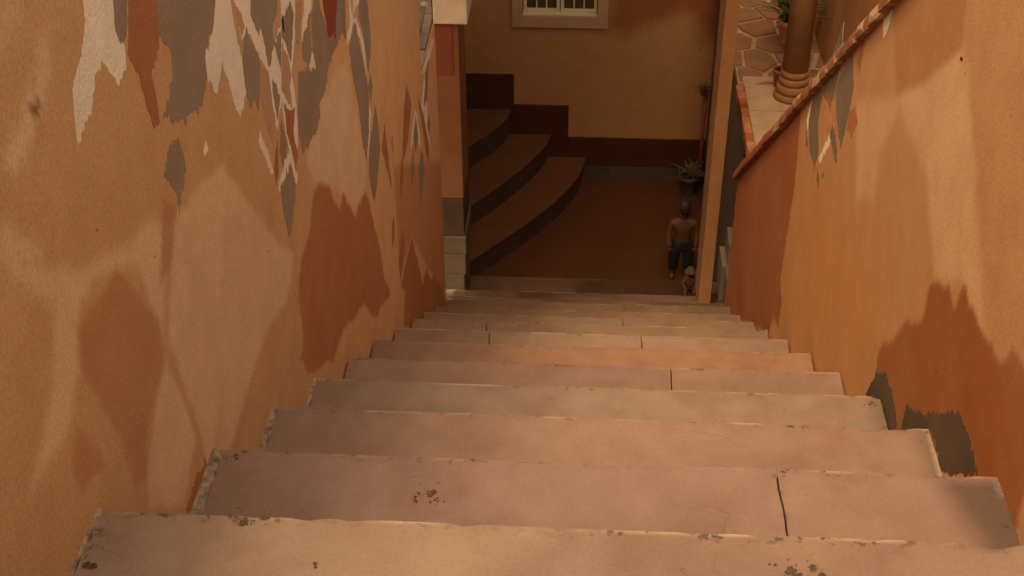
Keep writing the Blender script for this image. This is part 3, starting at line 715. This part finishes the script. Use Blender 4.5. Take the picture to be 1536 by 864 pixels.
# ------------------------------------------------------------------ pier at the foot of the stairs, left
pier = tag(empty('pier', (-.6, 3.4, -2.1)), 'orange plaster pier with dark base tile and cream slab on pale stones', 'pillar')
PX = -.466
box('shaft', (-1.3, PX, 3.30, 3.52, -1.668, -.962), M['plaster_pier'], pier, .004)
box('upper_panel', (-1.3, PX - .022, 3.2965, 3.30, -1.16, -.965), M['rust_dull'], pier)
box('base_tile', (-1.3, PX - .001, 3.292, 3.52, -1.828, -1.670), M['step_dark'], pier, .002)
for k, (z0, z1, dx) in enumerate(((-1.905, -1.830, .006), (-2.0, -1.907, .003), (-2.2, -2.002, -.004))):
    box('plinth_stone', (-1.3, PX + dx, 3.284, 3.53, z0, z1), M['stone_dim'], pier, .004, 2, .001)
box('cap_slab', (-.548, -.432, 3.27, 3.56, -.960, -.80), M['stone_cream'], pier, .004, 2)
box('cap_slab', (-1.3, -.551, 3.275, 3.56, -.955, -.80), M['wood_grey'], pier, .004, 2)
house_l = tag(empty('side_house', (-1.4, 3.9, ZF)), 'plain plaster side house closing the courtyard behind the pier', 'house')
box('wall', (-1.6, -1.255, 3.56, YB - .01, ZF - .05, .4), M['plaster_plain'], house_l)
br = tag(empty('tap_post', (-.585, 2.66, -.69)), 'short grey stub with a pale tip standing on the ledge', 'tap')
bm = bmesh.new(); tube(bm, [(-.512, 2.60, -.690), (-.505, 2.625, -.66), (-.497, 2.645, -.625)], [.010, .009, .008], 10); from_bm('stub', bm, M['wood_grey'], br, True)
bm = bmesh.new(); lathe(bm, [(.006, 0), (.011, .004), (.010, .012), (.004, .016)], (-.495, 2.648, -.628), 12); from_bm('tip', bm, M['stone_cream'], br, True)

# ------------------------------------------------------------------ post at the foot of the stairs, right
post = tag(empty('post', (.44, 3.2, -2.06)), 'slender orange plaster post where the stairs meet the courtyard', 'post')
box('shaft', (.418, .463, 3.16, 3.33, -2.058, -.30), M['plaster_post'], post, .003)

# ------------------------------------------------------------------ terrace on the right
ter = tag(empty('terrace', (.9, 3.8, -2.6)), kind='structure')
ter['label'] = 'raised terrace paved with pale slabs and flagstones'
TZ = -1.285
box('fill', (.556, 2.5, 2.97, YB - .002, -2.6, TZ - .026), M['stone_pale'], ter)
zj = [-2.6, -2.06, -1.79, -1.5, -1.312]; yj = [2.972, 3.32, 3.75, 4.2, 4.70]
for a, b in zip(zj, zj[1:]):
    for c, d in zip(yj, yj[1:]): box('cladding_tile', (.552, .5555, c + .0022, d - .0022, a + .0022, b - .0022), M['clad_grey'], ter, .001, 1)
for a, b in zip(zj, zj[1:]):
    for c, d in ((.556, .80), (.80, 1.1)): box('cladding_tile', (c + .0015, d - .0015, 2.956, 2.9695, a + .0015, b - .0015), M['clad_grey'], ter, .001, 1)
# brick edging, pale narrow slabs, then flagstones
y = 2.96
while y < 3.50:
    L_ = random.uniform(.05, .075); box('edging_brick', (.518, .545 + random.uniform(-.001, .001), y, min(y + L_ - .003, 3.50), TZ - .024, TZ + .012 + random.uniform(-.002, .002)), M['brick_red' if random.random() < .5 else 'brick_orange'], ter, .004, 2, .001); y += L_
y = 2.96
while y < 3.50:
    box('terrace_slab', (.548, .95 + random.uniform(-.01, .01), y, y + .086, TZ - .025, TZ + .002 + random.uniform(-.001, .001)), M['slab_pale'], ter, .003, 2, .0008); y += .089
box('mortar_bed', (.530, 1.7, 3.512, YB - .012, TZ - .0255, TZ - .002), M['terrace_mortar'], ter)
rsf = random.Random(3); sites = []
for gx_ in range(9):
    for gy_ in range(10): sites.append((.50 + gx_ * .135 + rsf.uniform(-.055, .055) + .06 * (gy_ % 2), 3.48 + gy_ * .13 + rsf.uniform(-.045, .045)))
def clip_half(P, m_, nrm):
    o = []
    for a, c in zip(P, P[1:] + P[:1]):
        da = (a[0] - m_[0]) * nrm[0] + (a[1] - m_[1]) * nrm[1]; dc = (c[0] - m_[0]) * nrm[0] + (c[1] - m_[1]) * nrm[1]
        if da <= 0: o.append(a)
        if (da <= 0) != (dc <= 0): t = da / (da - dc); o.append((a[0] + t * (c[0] - a[0]), a[1] + t * (c[1] - a[1])))
    return o
for s0 in sites:
    P = [(.532, 3.514), (1.6, 3.514), (1.6, YB - .014), (.532, YB - .014)]
    for s1 in sites:
        if s1 is s0: continue
        d = (s1[0] - s0[0], s1[1] - s0[1]); L_ = math.hypot(*d)
        if L_ > .5: continue
        jw = .0025 + .005 * abs(math.sin(31 * (s0[0] + s1[0]) + 17 * (s0[1] + s1[1])))
        P = clip_half(P, ((s0[0] + s1[0]) / 2 - d[0] / L_ * jw, (s0[1] + s1[1]) / 2 - d[1] / L_ * jw), d)
        if len(P) < 3: break
    if len(P) < 3: continue
    bm = bmesh.new(); h_ = TZ + .002 + rsf.uniform(-.0015, .002); prism(bm, P, TZ - .012, h_)
    try: bmesh.ops.bevel(bm, geom=[e for e in bm.edges if all(v.co.z > h_ - .001 for v in e.verts)], offset=.004, segments=2, affect='EDGES')
    except Exception: pass
    from_bm('flagstone', bm, M['terrace'], ter)
rh = tag(empty('terrace_house', (1.0, 3.2, TZ)), 'dark orange plaster wall beside the terrace column', 'house')
box('wall', (.86, 1.1, 1.1, 4.05, -2.6, -.25), M['plaster_dark'], rh)
bm = bmesh.new(); P = [(3.44, -1.0), (3.66, -1.36), (3.40, -1.36), (3.35, -1.2)]
lo = [bm.verts.new((.8585, a, b)) for a, b in P]; hi = [bm.verts.new((.862, a, b)) for a, b in P]; bm.faces.new(lo); bm.faces.new(hi[::-1])
for i in range(4): bm.faces.new((lo[i], hi[i], hi[(i + 1) % 4], lo[(i + 1) % 4]))
from_bm('paint_patch', bm, M['stone_pale'], rh)
# column
cl = tag(empty('column', (.71, 3.42, TZ)), 'round plaster column with moulded base on the terrace', 'column')
bm = bmesh.new(); lathe(bm, [(.046, .115), (.0455, .5), (.042, 1.5)], (.71, 3.42, TZ), 40); from_bm('shaft', bm, M['terra_col'], cl, True)
for r0, z0, z1 in ((.066, .003, .028), (.059, .028, .060), (.053, .060, .088), (.049, .088, .116)):
    h = z1 - z0
    bm = bmesh.new(); lathe(bm, [(r0 - .008, z0), (r0 - .001, z0 + h * .15), (r0, z0 + h * .45), (r0 - .001, z0 + h * .8), (r0 - .007, z1 - .0005)], (.71, 3.42, TZ), 40)
    from_bm('base_moulding', bm, M['terra_col'], cl, True)
# pots and plants
def blade(bm, base, az, L_, lean, wd, droop):
    d = Vector((math.cos(az), math.sin(az), 0)); s = Vector((-d.y, d.x, 0)); prev = None
    for k in range(6):
        t = k / 5; p = base + d * (L_ * (lean * t + droop * t * t)) + Vector((0, 0, L_ * (t * (1 - .35 * lean) - droop * .9 * t * t)))
        w_ = wd * (1 - t) ** .7 * (1 if k else .6); r_ = [bm.verts.new(p - s * w_), bm.verts.new(p + Vector((0, 0, w_ * .5))), bm.verts.new(p + s * w_)]
        if prev:
            for a in (0, 1): bm.faces.new((prev[a], prev[a + 1], r_[a + 1], r_[a]))
        prev = r_
def foliage(name, c, n, L_, wd, m, parent, seed, spread=.02):
    rs = random.Random(seed); bm = bmesh.new()
    for k in range(n):
        blade(bm, Vector(c) + Vector((rs.uniform(-spread, spread), rs.uniform(-spread, spread), rs.uniform(0, .04))), rs.uniform(0, 6.283), L_ * rs.uniform(.5, 1.1), rs.uniform(.15, .9), wd * rs.uniform(.7, 1.2), rs.uniform(.05, .5))
    return from_bm(name, bm, m, parent)
def pot(name, c, r, h, m, label, cat, group=None):
    t = tag(empty(name, c), label, cat, group)
    bm = bmesh.new(); lathe(bm, [(r * .62, 0), (r * .70, h * .1), (r * .92, h * .78), (r * 1.06, h * .79), (r * 1.08, h), (r * .92, h), (r * .88, h * .9)], c, 28); from_bm('pot', bm, m, t, True)
    bm = bmesh.new(); lathe(bm, [(r * .89, h * .88), (r * .87, h * .92)], c, 20); from_bm('soil', bm, M['soil'], t)
    return t
p1 = pot('potted_plant', (.752, 3.86, TZ + .0045), .052, .105, M['terra_pot'], 'terracotta pot of spiky green plant behind the terrace column', 'plant')
foliage('leaves', (.752, 3.86, TZ + .10), 130, .20, .006, M['leaf'], p1, 4, .035)
p2 = pot('flower_pot', (.672, 3.50, TZ + .005), .026, .07, M['red_pot'], 'small dark red flower pot tucked against the column base', 'pot')
foliage('leaves', (.672, 3.50, TZ + .06), 9, .05, .003, M['leaf_dry'], p2, 6, .01)
# added potted shrubs, out of view on the tall wall, to shade the treads
for k, (yy, lab) in enumerate(((-.05, 'bushy shrub in a clay pot above the first step on the tall wall'), (.42, 'leafy shrub in a clay pot midway along the tall wall top'), (1.02, 'low shrub in a clay pot towards the lower end of the tall wall'))):
    zt = .64 - .30 * max(0.0, yy + .07) + .0005
    pp = pot('wall_shrub', (-.62, yy, zt), .06, .12, M['terra_pot'], lab, 'shrub', 'shrubs potted along the wall top')
    foliage('leaves', (-.60, yy, zt + .11), 170, .26 - .03 * k, .016, M['leaf'], pp, 30 + k, .05)
# courtyard plants by the cladding
p3 = pot('planter', (.478, 4.585, ZF), .045, .10, M['grey_pot'], 'grey pot with dry yellow leaves at the courtyard wall foot', 'planter')
foliage('leaves', (.492, 4.58, ZF + .09), 60, .085, .008, M['leaf_dry'], p3, 9, .03)
p4 = tag(empty('trained_plant', (.525, 4.62, ZF)), 'thin dark red stake carrying a tuft of leaves beside the post', 'plant')
bm = bmesh.new(); tube(bm, [(.527, 4.62, ZF), (.527, 4.62, -1.86)], .009, 10); from_bm('stake', bm, M['red_pot'], p4, True)
foliage('leaves', (.520, 4.61, -1.90), 30, .09, .006, M['leaf'], p4, 12, .012)
# pale stones between the parapet end and the post
sb = tag(empty('stone_steps', (.50, 3.02, -2.0)), 'pale stone blocks stacked between the parapet end and the post', 'steps')
for b in ((.485, .537, 2.90, 3.02, -1.90, -1.755), (.475, .537, 3.021, 3.15, -1.90, -1.75), (.492, .537, 3.03, 3.145, -1.749, -1.66)):
    box('stone', b, M['stone_dim'], sb, .004, 2, .002)

# ------------------------------------------------------------------ figurines
def skinned(name, verts, edges, rad, m, parent, sub=2):
    me = bpy.data.meshes.new(name); me.from_pydata(verts, edges, [])
    o = link(name, me, m, parent)
    s = o.modifiers.new('skin', 'SKIN'); s.use_smooth_shade = True
    for v, r in zip(me.skin_vertices[0].data, rad):
        v.radius = r if isinstance(r, tuple) else (r, r)
    me.skin_vertices[0].data[0].use_root = True
    u = o.modifiers.new('sub', 'SUBSURF'); u.levels = sub; u.render_levels = sub
    return o
fg = tag(empty('boy_figurine', (.405, 3.87, ZF)), 'bare chested boy figurine with cap and dark trousers by the post', 'figurine')
Fx, Fy, Fz = .405, 3.87, ZF; S = .375
def V_(x, y, z): return (Fx + x * S, Fy + y * S, Fz + z * S)
vv = [V_(0, 0, .50), V_(0, 0, .58), V_(0, -.01, .68), V_(0, 0, .78), V_(0, 0, .835), V_(0, -.01, .87), V_(0, -.012, .925), V_(0, -.005, .965),
      V_(-.125, 0, .765), V_(-.165, -.02, .63), V_(-.15, -.07, .52), V_(-.145, -.09, .475),
      V_(.125, 0, .765), V_(.165, -.02, .63), V_(.15, -.07, .52), V_(.145, -.09, .475),
      V_(-.07, 0, .44), V_(-.085, -.015, .26), V_(-.09, .01, .05), V_(-.095, -.06, .02),
      V_(.07, 0, .44), V_(.085, -.03, .26), V_(.09, .0, .05), V_(.095, -.07, .02)]
ee = [(0, 1), (1, 2), (2, 3), (3, 4), (4, 5), (5, 6), (6, 7), (3, 8), (8, 9), (9, 10), (10, 11), (3, 12), (12, 13), (13, 14), (14, 15), (0, 16), (16, 17), (17, 18), (18, 19), (0, 20), (20, 21), (21, 22), (22, 23)]
rr = [(.105, .075), (.095, .068), (.105, .075), (.10, .065), .035, .055, .065, .05, .048, .038, .03, .028, .048, .038, .03, .028, .068, .05, .035, .028, .068, .05, .035, .028]
rr = [tuple(S * q for q in (r if isinstance(r, tuple) else (r, r))) for r in rr]
skinned('body', vv, ee, rr, M['skin'], fg)
tv = [V_(0, 0, .52), V_(-.07, 0, .44), V_(-.085, -.013, .27), V_(-.09, .008, .10), V_(.07, 0, .44), V_(.085, -.028, .27), V_(.09, .0, .10), V_(0, 0, .57)]
skinned('trousers', tv, [(0, 1), (1, 2), (2, 3), (0, 4), (4, 5), (5, 6), (0, 7)], [tuple(S * q for q in r) for r in ((.115, .088), (.082, .082), (.064, .064), (.052, .052), (.082, .082), (.064, .064), (.052, .052), (.108, .080))], M['trousers'], fg)
bm = bmesh.new(); c = V_(0, .004, .955); lathe(bm, [(.070 * S, 0), (.073 * S, .02 * S), (.066 * S, .06 * S), (.04 * S, .085 * S), (.008 * S, .094 * S)], c, 20)
cap = from_bm('cap', bm, M['cap_blue'], fg, True)
bm = bmesh.new(); pts = [(c[0] + .07 * S * math.cos(a), c[1] - .03 * S + .105 * S * math.sin(a)) for a in np.linspace(math.pi, 2 * math.pi, 14)]; prism(bm, pts, c[2] + .002 * S, c[2] + .012 * S); from_bm('brim', bm, M['trousers'], cap)
for s in (-1, 1):
    bm = bmesh.new(); bmesh.ops.create_icosphere(bm, subdivisions=2, radius=.010 * S, matrix=Matrix.Translation(V_(.024 * s, -.073, .915))); from_bm('eye', bm, M['black'], fg, True)
    bm = bmesh.new(); bmesh.ops.create_icosphere(bm, subdivisions=2, radius=.016 * S, matrix=Matrix.Translation(V_(.066 * s, -.01, .905))); from_bm('ear', bm, M['skin'], fg, True)
    for k in range(5):
        bx = .145 * s + (k - 2) * .011 * s; th = (k == 0)
        skinned('finger', [V_(bx, -.092, .478), V_(bx - (.012 * s if th else 0), -.10, .448), V_(bx - (.014 * s if th else 0), -.098, .432 if th else .415)], [(0, 1), (1, 2)], [.0075 * S] * 3, M['skin'], fg, 1)
bm = bmesh.new(); bmesh.ops.create_cone(bm, segments=8, radius1=.013 * S, radius2=.004 * S, depth=.03 * S, cap_ends=True, matrix=Matrix.Translation(V_(0, -.078, .897))); from_bm('nose', bm, M['skin'], fg, True)
box('mouth', (Fx - .018 * S, Fx + .018 * S, Fy - .070 * S, Fy - .055 * S, Fz + .868 * S, Fz + .873 * S), M['rust'], fg)

g2 = tag(empty('seated_figurine', (.418, 3.545, -2.233)), 'small brown seated figurine with pale hat on the bottom step', 'figurine')
gx, gy, gz = .418, 3.545, -2.231; T = .115
def U_(x, y, z): return (gx + x * T, gy + y * T, gz + z * T)
uv = [U_(0, 0, .16), U_(0, 0, .36), U_(0, -.02, .55), U_(0, -.02, .64), U_(0, -.03, .78), U_(-.18, -.02, .52), U_(-.24, -.12, .34), U_(-.14, -.25, .28), U_(.18, -.02, .52), U_(.24, -.12, .34), U_(.14, -.25, .28),
      U_(-.12, -.02, .12), U_(-.16, -.32, .26), U_(-.16, -.40, .06), U_(.12, -.02, .12), U_(.16, -.32, .26), U_(.16, -.40, .06)]
skinned('body', uv, [(0, 1), (1, 2), (2, 3), (3, 4), (2, 5), (5, 6), (6, 7), (2, 8), (8, 9), (9, 10), (0, 11), (11, 12), (12, 13), (0, 14), (14, 15), (15, 16)],
        [tuple(T * q for q in (r, r)) for r in (.17, .17, .15, .08, .14, .07, .06, .05, .07, .06, .05, .10, .08, .07, .10, .08, .07)], M['skin'], g2)
bm = bmesh.new(); lathe(bm, [(.22 * T, 0), (.22 * T, .03 * T), (.13 * T, .06 * T), (.11 * T, .18 * T), (.03 * T, .22 * T)], U_(0, -.03, .84), 18); from_bm('hat', bm, M['stone_dim'], g2, True)
